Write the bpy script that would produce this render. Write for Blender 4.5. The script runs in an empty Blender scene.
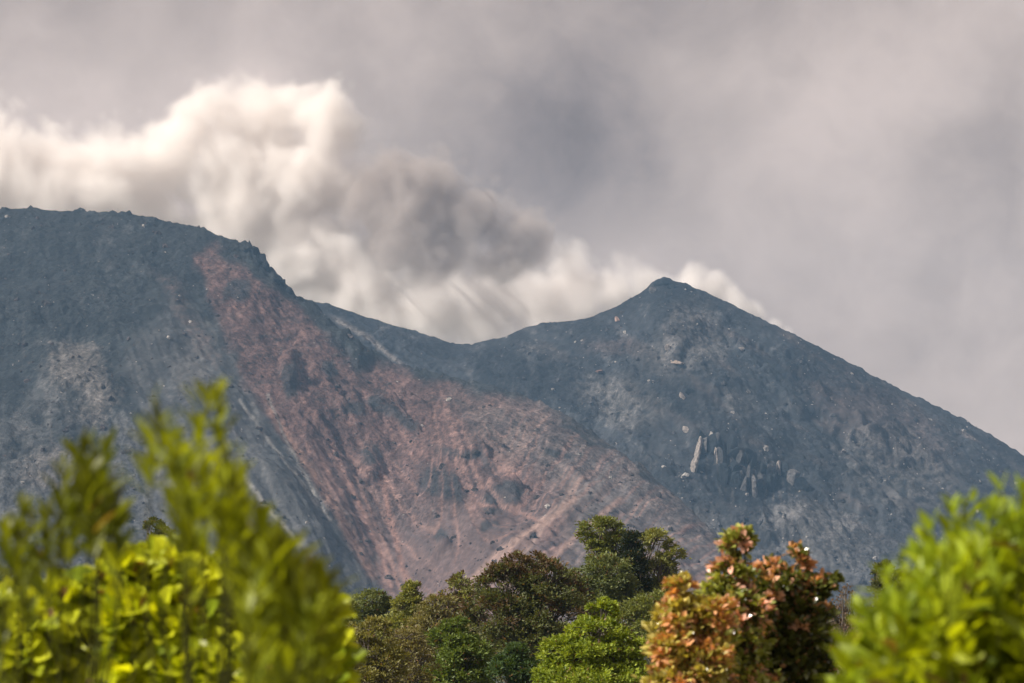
import bpy, math, random
import numpy as np
PI = math.pi
S = bpy.context.scene
COL = S.collection

# ------------------------------------------------------------------ camera, sky, sun, exposure
EYE = 1.7
TH = math.radians(8.4)
FPX = 100.0 / 36.0 * 1024
cam_d = bpy.data.cameras.new('camera')
cam = bpy.data.objects.new('camera', cam_d); COL.objects.link(cam)
cam_d.lens = 100; cam_d.sensor_width = 36
cam_d.clip_start = 0.1; cam_d.clip_end = 60000
cam.location = (0, 0, EYE); cam.rotation_euler = (PI/2 + TH, 0, 0)
cam_d.dof.use_dof = True; cam_d.dof.focus_distance = 900; cam_d.dof.aperture_fstop = 5.6
S.camera = cam

SUN = np.array([-0.68, -0.38, 0.60]); SUN /= np.linalg.norm(SUN)
SUN_EL = math.asin(SUN[2]); SUN_AZ = math.atan2(SUN[0], SUN[1])
sl = bpy.data.lights.new('sun', 'SUN'); sl.energy = 4.6; sl.angle = math.radians(2.5); sl.color = (1, 0.93, 0.84)
so = bpy.data.objects.new('sun', sl); COL.objects.link(so)
from mathutils import Vector
so.rotation_euler = Vector(SUN.tolist()).to_track_quat('Z', 'Y').to_euler()

S.view_settings.view_transform = 'Standard'; S.view_settings.look = 'None'
S.view_settings.exposure = 0.7; S.view_settings.gamma = 1.0; S.view_settings.use_curve_mapping = False
S.render.engine = 'CYCLES'
S.cycles.use_denoising = True; S.cycles.denoising_prefilter = 'ACCURATE'
S.cycles.max_bounces = 10; S.cycles.diffuse_bounces = 3; S.cycles.volume_bounces = 8
S.cycles.transmission_bounces = 6; S.cycles.volume_max_steps = 256; S.cycles.volume_step_rate = 1.2

def direction(px, py):
    u = (px-512)/FPX; v = (341.5-py)/FPX
    return np.array([u, math.cos(TH)-v*math.sin(TH), math.sin(TH)+v*math.cos(TH)])
def at(px, py, Y):
    d = direction(px, py); return np.array([0, 0, EYE]) + d*(Y/d[1])
def proj(X, Y, Z):
    dz = Z-EYE; dep = Y*math.cos(TH)+dz*math.sin(TH)
    return 512+FPX*X/dep, 341.5-FPX*(dz*math.cos(TH)-Y*math.sin(TH))/dep

class NT:
    """tiny helper to write node graphs"""
    def __init__(s, t): s.t = t
    def n(s, kind, **k):
        nd = s.t.nodes.new(kind)
        ins = k.pop('ins', {})
        for a, b in k.items(): setattr(nd, a, b)
        for a, b in ins.items(): s.set(nd.inputs[a], b)
        return nd
    def set(s, sock, v):
        if isinstance(v, bpy.types.NodeSocket): s.t.links.new(v, sock)
        else: sock.default_value = v
    def m(s, op, a, b=0.0, c=None, clamp=False):
        nd = s.t.nodes.new('ShaderNodeMath'); nd.operation = op; nd.use_clamp = clamp
        s.set(nd.inputs[0], a); s.set(nd.inputs[1], b)
        if c is not None: s.set(nd.inputs[2], c)
        return nd.outputs[0]
    def vm(s, op, a, b=(0, 0, 0), scale=None):
        nd = s.t.nodes.new('ShaderNodeVectorMath'); nd.operation = op
        s.set(nd.inputs[0], a); s.set(nd.inputs[1], b)
        if scale is not None: s.set(nd.inputs['Scale'], scale)
        return nd.outputs['Value'] if op in ('LENGTH', 'DISTANCE', 'DOT_PRODUCT') else nd.outputs[0]
    def mix(s, f, a, b, mode='MIX'):
        nd = s.t.nodes.new('ShaderNodeMix'); nd.data_type = 'RGBA'; nd.blend_type = mode
        s.set(nd.inputs[0], f); s.set(nd.inputs[6], a); s.set(nd.inputs[7], b)
        return nd.outputs[2]
    def ramp(s, f, lo, hi, tlo=0.0, thi=1.0, smooth=True):
        nd = s.t.nodes.new('ShaderNodeMapRange'); nd.interpolation_type = 'SMOOTHSTEP' if smooth else 'LINEAR'
        for i, v in enumerate((f, lo, hi, tlo, thi)): s.set(nd.inputs[i], v)
        return nd.outputs[0]
    def noise(s, vec, scale, detail=4, rough=0.5, dist=0.0):
        nd = s.t.nodes.new('ShaderNodeTexNoise'); s.set(nd.inputs['Vector'], vec)
        for a, b in (('Scale', scale), ('Detail', detail), ('Roughness', rough), ('Distortion', dist)): nd.inputs[a].default_value = b
        return nd.outputs[0]

# overcast sky: thin Nishita blue behind a nearly closed layer of cloud
W = bpy.data.worlds.new('World'); S.world = W; W.use_nodes = True
g = NT(W.node_tree); W.node_tree.nodes.clear()
sky = g.n('ShaderNodeTexSky', sky_type='NISHITA', sun_disc=False, sun_elevation=SUN_EL, sun_rotation=SUN_AZ)
bg1 = g.n('ShaderNodeBackground', ins={'Color': sky.outputs[0], 'Strength': 0.08})
tc = g.n('ShaderNodeTexCoord').outputs['Generated']
warp = g.n('ShaderNodeTexNoise', ins={'Vector': tc, 'Scale': 13.0, 'Detail': 4.0}).outputs['Color']
wv = g.vm('ADD', tc, g.vm('SCALE', g.vm('SUBTRACT', warp, (.5, .5, .5)), scale=0.05))
lum = g.ramp(g.noise(wv, 7.0, 3, 0.45, 0.2), 0.3, 0.7, 0.265, 0.34)
fine = g.m('ADD', g.ramp(g.noise(wv, 13.0, 5, 0.55), 0.36, 0.64, -0.036, 0.04), g.ramp(g.noise(wv, 42.0, 5, 0.6), 0.35, 0.65, -0.012, 0.015))
val = g.m('ADD', lum, fine)
def blob(px, py, rad, amt, v):
    d = direction(px, py); d = d/np.linalg.norm(d)
    q = g.vm('DISTANCE', wv, tuple(d))
    return g.m('ADD', v, g.m('MULTIPLY', g.ramp(q, 0.0, rad*1.25/FPX, 1.0, 0.0), amt*0.62))
SKYB = [(560, 175, 170, -0.20), (215, 95, 90, 0.12), (400, 130, 150, -0.02), (70, 90, 240, 0.03), (100, 40, 260, 0.045), (850, 130, 110, 0.09), (950, 65, 60, 0.07), (780, 60, 150, 0.03),
        (1010, 140, 110, -0.10), (730, 60, 60, 0.03), (300, 60, 100, 0.05), (700, 20, 90, 0.02), (60, 110, 120, 0.05), (950, 330, 180, 0.03), (480, 50, 150, 0.01), (250, 10, 140, 0.01), (640, 90, 120, -0.03),
        (150, 200, 260, 0.10), (820, 250, 130, 0.02), (10, 20, 90, -0.03), (560, 120, 110, -0.02), (720, 190, 120, -0.025)]
for b in SKYB: val = blob(*b, val)
tint = g.mix(g.ramp(val, 0.12, 0.30), (1.0, 0.82, 0.765, 1), (1.0, 0.82, 0.735, 1))
bg2 = g.n('ShaderNodeBackground', ins={'Color': tint, 'Strength': g.m('MULTIPLY', val, 1.04)})
mx = g.n('ShaderNodeMixShader', ins={0: 0.97})
W.node_tree.links.new(bg1.outputs[0], mx.inputs[1]); W.node_tree.links.new(bg2.outputs[0], mx.inputs[2])
W.node_tree.links.new(mx.outputs[0], g.n('ShaderNodeOutputWorld').inputs[0])

# ------------------------------------------------------------------ helpers
def tag(o, label=None, cat=None, group=None, kind=None):
    if label: o['label'] = label
    if cat: o['category'] = cat
    if group: o['group'] = group
    if kind: o['kind'] = kind
    return o

def hash2(ix, iy, seed):
    h = (ix.astype(np.int64)*374761393 + iy.astype(np.int64)*668265263 + seed*1442695041) & 0xffffffff
    h = ((h ^ (h >> 13))*1274126177) & 0xffffffff
    return (h ^ (h >> 16)) & 0xffff
def gnoise(x, y, seed=0):
    x0 = np.floor(x); y0 = np.floor(y); fx = x-x0; fy = y-y0
    def gr(i, j):
        a = hash2(x0+i, y0+j, seed)*(2*PI/65536.0)
        return np.cos(a)*(fx-i)+np.sin(a)*(fy-j)
    u = fx*fx*fx*(fx*(fx*6-15)+10); v = fy*fy*fy*(fy*(fy*6-15)+10)
    a = gr(0, 0)*(1-u)+gr(1, 0)*u; b = gr(0, 1)*(1-u)+gr(1, 1)*u
    return (a*(1-v)+b*v)*1.5
def fbm(x, y, octv=5, seed=0, gain=0.5, ridged=False):
    t = 0; a = 1.0; s = 0
    for k in range(octv):
        n = gnoise(x*2**k+17.3*k, y*2**k-9.1*k, seed+k)
        if ridged: n = 1-2*np.abs(n)
        t = t+a*n; s += a; a *= gain
    return t/s
def sstep(x, a, b):
    t = np.clip((x-a)/(b-a), 0, 1); return t*t*(3-2*t)

def mesh_obj(name, V, F, m, parent=None, loc=None, smooth=False, colour=None, attrs=None):
    """V (n,3), F (m,k) same-size faces, or a list of such arrays"""
    me = bpy.data.meshes.new(name)
    Fs = F if isinstance(F, list) else [F]
    V = np.asarray(V, dtype=np.float32)
    if loc is not None: V = V-np.asarray(loc, dtype=np.float32)
    me.vertices.add(len(V)); me.vertices.foreach_set('co', V.ravel())
    tot = sum(f.size for f in Fs)
    me.loops.add(tot); me.loops.foreach_set('vertex_index', np.concatenate([f.ravel() for f in Fs]).astype(np.int32))
    n = sum(len(f) for f in Fs); me.polygons.add(n)
    sizes = np.concatenate([np.full(len(f), f.shape[1]) for f in Fs])
    me.polygons.foreach_set('loop_start', np.concatenate([[0], np.cumsum(sizes)[:-1]]).astype(np.int32))
    me.polygons.foreach_set('use_smooth', np.full(n, smooth, dtype=bool))
    me.update(calc_edges=True); me.validate()
    if colour is not None:
        a = me.color_attributes.new('tint', 'FLOAT_COLOR', 'POINT')
        a.data.foreach_set('color', np.concatenate([colour, np.ones((len(V), 1))], 1).astype(np.float32).ravel())
    for k, v in (attrs or {}).items():
        a = me.attributes.new(k, 'FLOAT', 'POINT'); a.data.foreach_set('value', v.astype(np.float32).ravel())
    me.materials.append(m)
    o = bpy.data.objects.new(name, me); COL.objects.link(o)
    if parent is not None: o.parent = parent
    return o
def empty(name, loc, label, cat, group=None):
    o = bpy.data.objects.new(name, None); COL.objects.link(o); o.location = [float(c) for c in loc]
    return tag(o, label, cat, group)

def mat(name):
    m = bpy.data.materials.new(name); m.use_nodes = True; m.node_tree.nodes.clear()
    return m, NT(m.node_tree)

# ------------------------------------------------------------------ materials
def rock_material(name, bump=1.0, masked=True):
    m, g = mat(name)
    col = g.n('ShaderNodeAttribute', attribute_name='tint').outputs['Color']
    pos = g.n('ShaderNodeNewGeometry').outputs['Position']
    rg = g.n('ShaderNodeAttribute', attribute_name='rough').outputs['Fac'] if masked else 1.0
    n1 = g.noise(pos, 0.35, 6, 0.7); n2 = g.noise(pos, 0.05, 4, 0.6)
    f = g.m('MULTIPLY', g.ramp(n1, 0.3, 0.7, 0.5, 1.5), g.ramp(n2, 0.3, 0.7, 0.85, 1.15))
    f = g.m('ADD', 1.0, g.m('MULTIPLY', g.m('SUBTRACT', f, 1.0), g.m('MULTIPLY_ADD', rg, 0.75, 0.25)))
    c = g.mix(1.0, col, g.n('ShaderNodeCombineColor', ins={0: f, 1: f, 2: f}).outputs[0], 'MULTIPLY')
    # pale fallen stones a metre or so across
    vo = g.n('ShaderNodeTexVoronoi', ins={'Vector': pos, 'Scale': 0.16, 'Randomness': 1.0})
    sp = g.m('MULTIPLY', g.ramp(vo.outputs['Distance'], 0.10, 0.19, 1, 0), g.ramp(g.n('ShaderNodeSeparateColor', ins={0: vo.outputs['Color']}).outputs[0], 0.80, 0.86))
    c = g.mix(g.m('MULTIPLY', sp, g.m('MULTIPLY', rg, 0.5)), c, (0.20, 0.19, 0.18, 1))
    b = g.n('ShaderNodeBump', ins={'Strength': g.m('MULTIPLY_ADD', rg, 0.7*bump, 0.2*bump), 'Distance': 4.5, 'Height': g.m('ADD', g.noise(pos, 0.22, 7, 0.68), g.m('MULTIPLY', sp, 0.3))})
    p = g.n('ShaderNodeBsdfPrincipled', ins={'Base Color': c, 'Roughness': 0.95, 'Specular IOR Level': 0.15, 'Normal': b.outputs[0]})
    g.t.links.new(p.outputs[0], g.n('ShaderNodeOutputMaterial').inputs[0])
    return m
ROCK = rock_material('volcanic_rock')
ROCK2 = rock_material('crag_rock', 0.8, False)

def leaf_material(name, gloss=0.35, trans=0.35, spec=0.4):
    m, g = mat(name)
    col = g.n('ShaderNodeAttribute', attribute_name='tint').outputs['Color']
    p = g.n('ShaderNodeBsdfPrincipled', ins={'Base Color': col, 'Roughness': gloss, 'Specular IOR Level': spec})
    tcol = g.mix(1.0, col, (1.6, 1.5, 0.45, 1), 'MULTIPLY')
    t = g.n('ShaderNodeBsdfTranslucent', ins={'Color': tcol})
    mx = g.n('ShaderNodeMixShader', ins={0: trans, 1: p.outputs[0], 2: t.outputs[0]})
    g.t.links.new(mx.outputs[0], g.n('ShaderNodeOutputMaterial').inputs[0])
    return m
LEAF_FAR = leaf_material('tree_foliage', 0.5, 0.3, 0.3)
LEAF_NEAR = leaf_material('bush_foliage', 0.4, 0.42, 0.35)
LEAF_GLOSS = leaf_material('glossy_foliage', 0.24, 0.25, 0.9)

def bark_material():
    m, g = mat('bark')
    pos = g.n('ShaderNodeNewGeometry').outputs['Position']
    c = g.mix(g.noise(pos, 6, 5, 0.6), (0.05, 0.04, 0.03, 1), (0.17, 0.14, 0.11, 1))
    p = g.n('ShaderNodeBsdfPrincipled', ins={'Base Color': c, 'Roughness': 0.9})
    g.t.links.new(p.outputs[0], g.n('ShaderNodeOutputMaterial').inputs[0])
    return m
BARK = bark_material()
STEM, _g = mat('green_stem')
_g.t.links.new(_g.n('ShaderNodeBsdfPrincipled', ins={'Base Color': (0.04, 0.042, 0.01, 1), 'Roughness': 0.9, 'Specular IOR Level': 0.1}).outputs[0], _g.n('ShaderNodeOutputMaterial').inputs[0])

# ------------------------------------------------------------------ ground
def ground():
    m, g = mat('ground_soil_and_grass')
    pos = g.n('ShaderNodeNewGeometry').outputs['Position']
    c = g.mix(g.ramp(g.noise(pos, 0.4, 6, 0.6), 0.35, 0.65), (0.05, 0.075, 0.025, 1), (0.11, 0.085, 0.055, 1))
    p = g.n('ShaderNodeBsdfPrincipled', ins={'Base Color': c, 'Roughness': 0.95})
    g.t.links.new(p.outputs[0], g.n('ShaderNodeOutputMaterial').inputs[0])
    xs = np.concatenate([[-20000, -9000, -5000], np.linspace(-3000, 3000, 121), [5000, 9000, 20000]])
    ys = np.concatenate([[-9000, -3000], np.linspace(-600, 5400, 121), [9000, 20000]])
    X, Y = np.meshgrid(xs, ys)
    Z = fbm(X/700, Y/700, 3, 91)*6*sstep(np.hypot(X, Y), 250, 900)
    V = np.stack([X, Y, Z], -1).reshape(-1, 3); nx = len(xs); ny = len(ys)
    i = (np.arange(ny-1)[:, None]*nx+np.arange(nx-1)[None]).ravel()
    tag(mesh_obj('ground', V, np.stack([i, i+1, i+nx+1, i+nx], 1), m, smooth=True), kind='structure')
ground()

# ------------------------------------------------------------------ the two mountains (height fields)
def profile(pts):
    """pixel crest points with their distance -> arrays X, Z, Yc sorted by X"""
    q = np.array([list(at(px, py, Y))+[Y] for px, py, Y in pts]); q = q[np.argsort(q[:, 0])]
    return q[:, 0], q[:, 2], q[:, 3]

def in_poly(px, py, poly):
    """signed distance in pixels, positive inside"""
    P = np.array(poly, float); n = len(P); ins = np.zeros(px.shape, bool); dmin = np.full(px.shape, 1e9)
    for i in range(n):
        a = P[i]; b = P[(i+1) % n]
        with np.errstate(divide='ignore', invalid='ignore'):
            c = ((a[1] > py) != (b[1] > py)) & (px < (b[0]-a[0])*(py-a[1])/(b[1]-a[1]+1e-12)+a[0])
        ins ^= c
        e = b-a; t = np.clip(((px-a[0])*e[0]+(py-a[1])*e[1])/(e@e), 0, 1)
        dmin = np.minimum(dmin, np.hypot(px-a[0]-t*e[0], py-a[1]-t*e[1]))
    return np.where(ins, dmin, -dmin)
def ell(px, py, cx, cy, rx, ry, rot=0):
    c, s = math.cos(math.radians(rot)), math.sin(math.radians(rot))
    u = ((px-cx)*c+(py-cy)*s)/rx; v = (-(px-cx)*s+(py-cy)*c)/ry
    return 1-np.hypot(u, v)
def lay(C, m, col):
    m = m[..., None]; return C*(1-m)+np.array(col)*m

class Field:
    def __init__(s, xs, ys, Z): s.xs, s.ys, s.Z = xs, ys, Z
    def z(s, x, y):
        fx = np.clip((x-s.xs[0])/(s.xs[1]-s.xs[0]), 0, len(s.xs)-1.001); fy = np.clip((y-s.ys[0])/(s.ys[1]-s.ys[0]), 0, len(s.ys)-1.001)
        i = np.floor(fx).astype(int); j = np.floor(fy).astype(int); u = fx-i; v = fy-j; Z = s.Z
        return (Z[j, i]*(1-u)+Z[j, i+1]*u)*(1-v)+(Z[j+1, i]*(1-u)+Z[j+1, i+1]*u)*v
    def hit(s, px, py):
        d = direction(px, py); Y = np.arange(s.ys[0]+2, s.ys[-1]-2, 2.0)
        X = d[0]/d[1]*Y; Zr = EYE+d[2]/d[1]*Y
        k = np.nonzero(Zr <= s.z(X, Y))[0]
        if len(k) == 0: return None
        k = k[0]; return np.array([X[k], Y[k], Zr[k]])

def py_(X, Y, Z): return proj(X, Y, Z)[1]
def build_field(name, pts, slope, xr, yr, step, rough, paint, flow, seed, p, extra=None, back=0.5, calm=None):
    pX, pZ, pY = profile(pts)
    xs = np.arange(xr[0], xr[1], step); ys = np.arange(yr[0], yr[1], step)
    X, Y = np.meshgrid(xs, ys)
    crest = np.interp(xs, pX, pZ); yc = np.interp(xs, pX, pY)
    k = np.ones(41)/41; yc = np.convolve(np.pad(yc, 20, mode='edge'), k, 'valid')
    zmax = crest.max()+4
    kw = int(34/step)*2+1; cs = np.convolve(np.pad(crest, kw//2, mode='edge'), np.hanning(kw+2)[1:-1]/np.hanning(kw+2).sum(), 'valid')
    dy = yc[None]-Y + fbm(X/160, Y/160, 3, seed+50)*26*sstep(np.abs(yc[None]-Y), 10, 200)
    dyf = np.where(dy > 0, dy*slope, -dy*back); dyf = np.sqrt(dyf**2+2)-1.4
    wc = np.exp(-np.abs(dy)/22); dx = zmax-(crest[None]*wc+cs[None]*(1-wc))
    Z = zmax-(dx**p+dyf**p)**(1/p)
    px, py = proj(X, Y, Z)
    near = sstep(np.abs(dy), 0, 130)
    u, v = flow(px, py)
    Z += rough*near*(fbm(X/180, Y/180, 4, seed+1, ridged=True)*9+fbm(X/60, Y/60, 5, seed+3, 0.6)*11)
    ro = 1-calm(px, py)
    gul = fbm(u/16, v/260, 4, seed+5, 0.55, True)
    Z += near*gul*1.1*rough
    fine = fbm(X/14, Y/14, 4, seed+6, 0.62)
    crag = sstep(fbm(X/55, Y/55, 3, seed+9), 0.05, 0.45)
    Z += ro*near*fbm(X/30, Y/24, 4, seed+12, 0.6, True)*(3.0 if seed < 500 else 6.0)
    Z += ro*fine*(3.0+7.0*crag)*(0.5+0.5*near)*rough
    Z += (1-near)*(1.0 if seed < 500 else 0.55)*(np.maximum(fbm(X/5, Y/9, 3, seed+20, 0.6), -0.1)*1.6+np.maximum(fbm(X/13, Y/13, 3, seed+22)-0.15, 0)*9)
    Z += near*gul*sstep(py_(X, Y, Z), 380, 480)*1.8
    if extra: Z = extra(X, Y, Z, px, py, near)
    px, py = proj(X, Y, Z)
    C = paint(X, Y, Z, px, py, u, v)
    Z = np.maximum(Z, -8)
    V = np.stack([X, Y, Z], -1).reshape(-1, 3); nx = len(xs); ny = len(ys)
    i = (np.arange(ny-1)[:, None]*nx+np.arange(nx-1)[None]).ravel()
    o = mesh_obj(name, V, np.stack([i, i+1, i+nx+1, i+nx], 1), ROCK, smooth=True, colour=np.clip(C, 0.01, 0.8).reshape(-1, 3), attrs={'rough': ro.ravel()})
    tag(o, kind='structure')
    return o, Field(xs, ys, Z)

BASALT = (0.022, 0.025, 0.027); GREY = (0.085, 0.084, 0.084); RED = (0.108, 0.064, 0.057); SALMON = (0.21, 0.13, 0.112)
TAN = (0.105, 0.086, 0.081); DARK = (0.022, 0.027, 0.03)

def calm_left(px, py):
    qx = px+fbm(px/30, py/30, 3, 801)*18; qy = py+fbm(px/30, py/30, 3, 811)*18
    a = sstep(in_poly(qx, qy, [(150, 280), (200, 300), (240, 370), (300, 455), (345, 520), (400, 600), (300, 660), (160, 540), (110, 380)]), -8, 14)
    b = sstep(in_poly(qx, qy, [(300, 455), (345, 450), (400, 500), (450, 500), (540, 512), (560, 470), (640, 500), (760, 590), (700, 680), (380, 660)]), -10, 16)
    c = sstep(fbm(px/70, py/50, 3, 821), 0.1, 0.5)*0.6
    return np.clip(np.maximum(np.maximum(a, b), c), 0, 1)*0.85
def calm_right(px, py):
    return np.clip(sstep(fbm((px*0.86+py*0.5)/110, (py*0.86-px*0.5)/30, 3, 831), 0.0, 0.4)*0.8+sstep(px, 880, 980)*0.4, 0, 0.85)
def flow_left(px, py):
    a1 = np.arctan2(px-20, np.maximum(py-60, 5)); r1 = np.hypot(px-20, py-60)
    a2 = np.arctan2(px-330, 760-py); r2 = np.hypot(px-330, 760-py)
    w = sstep(px-0.25*(py-400), 400, 500)
    return (a1*420)*(1-w)+(a2*330+40)*w, r1*(1-w)+r2*w
def paint_left(X, Y, Z, px, py, u, v):
    wx = fbm(px/38, py/38, 4, 201)*16; wy = fbm(px/38, py/38, 4, 211)*16
    qx, qy = px+wx, py+wy
    n_big = fbm(px/70, py/70, 4, 221); n_med = fbm(px/22, py/22, 5, 231, 0.6); n_f = fbm(px/6, py/5, 4, 241, 0.65)
    st = fbm(u/7, v/190, 4, 251, 0.55); st2 = fbm(u/2.6, v/120, 3, 261)
    up = sstep(py+0.25*(px-300), 500, 400)
    C = np.zeros(px.shape+(3,))+np.array(BASALT)
    # patches of lighter ash; the paling toward the foot paints in low haze
    m = sstep(n_big*0.9+n_med*0.7+sstep(py, 330, 540)*1.35-0.45*sstep(px, 200, 330), 0.2, 0.95)
    C = lay(C, m*0.7, GREY)
    for e in ((75, 365, 38, 30, 20), (95, 400, 26, 30, 10), (190, 375, 22, 42, 10), (60, 470, 60, 26, 0), (190, 460, 50, 40, 0)):
        C = lay(C, sstep(ell(qx, qy, *e)+n_f*0.5, 0.0, 0.6)*0.7, (0.125, 0.112, 0.102))
    fs = fbm(u/9, v/150, 5, 255, 0.6)
    C = lay(C, sstep(fs+0.3*n_big, 0.12, 0.45)*sstep(py, 250, 360)*0.5, (0.085, 0.082, 0.08)); C = lay(C, sstep(-fs, 0.1, 0.45)*0.5, (0.017, 0.02, 0.023))
    # scree of the flank streaked by run-out
    scr = sstep(in_poly(qx, qy, [(170, 300), (235, 330), (300, 440), (350, 540), (400, 600), (300, 640), (180, 520), (120, 360)]), -10, 18)
    C = lay(C, scr*0.6, (0.055, 0.056, 0.058)); C = lay(C, scr*sstep(st, -0.1, 0.5)*0.55, (0.10, 0.096, 0.094))
    C = lay(C, scr*sstep(st2, 0.25, 0.6)*0.35, (0.112, 0.106, 0.101))
    # red wall
    red = sstep(in_poly(qx, qy, [(196, 250), (212, 244), (236, 264), (275, 288), (318, 312), (345, 350), (400, 372), (520, 398), (600, 440), (655, 485), (735, 560),
                (640, 660), (430, 640), (392, 600), (345, 520), (300, 450), (262, 415), (238, 370), (215, 310), (196, 268)]), -6, 11)
    C = lay(C, red*0.92, RED)
    band = sstep(in_poly(qx, qy, [(150, 268), (172, 275), (200, 320), (225, 360), (215, 372), (180, 330)]), -5, 10)
    C = lay(C, band*sstep(n_f, -0.4, 0.4)*0.6, (0.084, 0.059, 0.053))
    C = lay(C, red*sstep(st*0.9+n_f*0.2, 0.0, 0.35)*(0.35+0.4*(1-up)), SALMON)
    C = lay(C, red*sstep(-st-n_med*0.4, 0.15, 0.6)*0.5, (0.053, 0.035, 0.031))
    C = lay(C, red*up*sstep(n_med, 0.1, 0.5)*0.5, (0.045, 0.036, 0.035))
    C = lay(C, red*up*sstep(fbm(px/13, py/9, 4, 281, 0.6), 0.05, 0.4)*0.6, (0.035, 0.031, 0.032))
    C = lay(C, red*up*sstep(n_f, 0.15, 0.5)*0.4, (0.140, 0.084, 0.067))
    C = lay(C, red*sstep(py, 420, 520)*sstep(st+0.5*n_med, 0.3, -0.2)*0.55, (0.07, 0.052, 0.052))
    # fan of finer dull red debris in the hollow
    fan = sstep(in_poly(qx, qy, [(330, 450), (360, 480), (430, 500), (520, 515), (560, 480), (540, 560), (450, 620), (400, 600)]), -12, 15)
    C = lay(C, fan*0.7, (0.085, 0.062, 0.060)); C = lay(C, fan*sstep(st2, 0.0, 0.5)*0.35, (0.134, 0.090, 0.073))
    # the brown grey shoulder to the right
    sh = sstep(in_poly(qx, qy, [(455, 395), (540, 405), (620, 445), (690, 500), (745, 560), (700, 660), (520, 640), (560, 540), (545, 480), (470, 440)]), -14, 22)
    lr = fbm((px*0.88+py*0.47)/42, (py*0.88-px*0.47)/4.5, 4, 271, 0.6)
    led = sh*sstep(px-0.5*(py-400), 620, 540)
    C = lay(C, sh*0.85, TAN); C = lay(C, sh*sstep(px+n_big*50, 520, 610)*0.8, (0.104, 0.093, 0.092)); C = lay(C, sh*sstep(n_med, 0.0, 0.5)*0.3, (0.12, 0.078, 0.066)); C = lay(C, (0.3*sh+0.7*led)*sstep(lr, -0.05, 0.3)*0.8, (0.042, 0.038, 0.038)); C = lay(C, sh*sstep(-lr, 0.05, 0.45)*0.5, (0.15, 0.115, 0.098))
    low = sstep(py, 500, 570)*sh
    C = lay(C, low*sstep(st2, 0.05, 0.45)*0.5, (0.151, 0.098, 0.081))
    # dark lava ribs standing in the red wall
    for e in ((291, 378, 10, 22, 10), (350, 350, 34, 14, 35), (372, 452, 14, 12, 0), (352, 405, 14, 11, 0), (395, 415, 40, 8, 35), (330, 372, 9, 9, 0),
              (440, 485, 34, 17, 25), (500, 498, 26, 14, -10), (462, 455, 40, 7, 20), (442, 532, 9, 6, -20), (488, 524, 10, 9, 0), (410, 345, 60, 9, 24), (285, 438, 7, 10, 0),
              (600, 440, 50, 4, 30), (650, 478, 50, 4, 32), (235, 290, 12, 14, 0), (258, 262, 34, 9, 35), (296, 296, 22, 8, 35), (375, 395, 9, 9, 0), (560, 455, 20, 5, 15)):
        C = lay(C, sstep(ell(qx, qy, *e)+n_f*0.35, -0.05, 0.4)*0.8, DARK)
    # rim of dark scoria
    rim = sstep(in_poly(qx, qy, [(180, 215), (240, 235), (280, 262), (320, 296), (420, 350), (520, 385), (470, 380), (400, 366), (350, 348), (300, 305), (262, 290), (232, 255), (200, 236)]), -3, 5)
    C = lay(C, rim*0.85, (0.025, 0.028, 0.028))
    C = lay(C, red*(1-up)*sstep(fbm(u/5, v/260, 4, 291, 0.6), -0.05, -0.35)*0.6, (0.062, 0.05, 0.052))
    C = lay(C, red*(1-up)*sstep(fbm(u/4, v/300, 3, 292, 0.6), 0.1, 0.4)*0.5, (0.24, 0.145, 0.12))
    # edge run of pale red grit
    for pts_, wd, col in (([(272, 412), (330, 500), (372, 575)], 5, (0.151, 0.090, 0.070)), ([(268, 395), (300, 470), (330, 520)], 1.6, (0.140, 0.132, 0.123)), ([(225, 455), (262, 500), (300, 545)], 2.2, (0.146, 0.140, 0.132)),
                          ([(240, 400), (290, 470), (318, 505)], 1.4, (0.134, 0.129, 0.120)), ([(330, 440), (362, 510), (392, 585)], 2.5, (0.15, 0.09, 0.075)), ([(355, 475), (378, 530), (402, 590)], 1.5, (0.14, 0.085, 0.07)), ([(480, 503), (515, 508), (545, 525)], 1.6, (0.15, 0.09, 0.075)), ([(590, 470), (540, 530), (500, 590)], 2.2, (0.15, 0.105, 0.09)), ([(555, 505), (500, 560), (478, 590)], 1.5, (0.15, 0.105, 0.09)), ([(380, 470), (392, 530), (408, 580)], 3, (0.129, 0.073, 0.059)),
                          ([(575, 500), (510, 545), (460, 590)], 3.5, (0.151, 0.101, 0.084)), ([(620, 500), (560, 550), (520, 600)], 3, (0.146, 0.095, 0.078))):
        d = np.full(px.shape, 1e9)
        for a, b in zip(pts_[:-1], pts_[1:]):
            e = np.array(b, float)-a; sx = px+wx*0.25; sy = py+wy*0.25
            t = np.clip(((sx-a[0])*e[0]+(sy-a[1])*e[1])/(e@e), 0, 1); d = np.minimum(d, np.hypot(sx-a[0]-t*e[0], sy-a[1]-t*e[1]))
        C = lay(C, sstep(d, wd*1.7, 0)*0.8*sstep(n_f, -0.9, 0.0), np.array(col)*1.6)
    C *= np.exp(0.65*n_f+(0.25+0.3*up)*n_med+0.4*n_big+0.02)[..., None]
    return C
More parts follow.
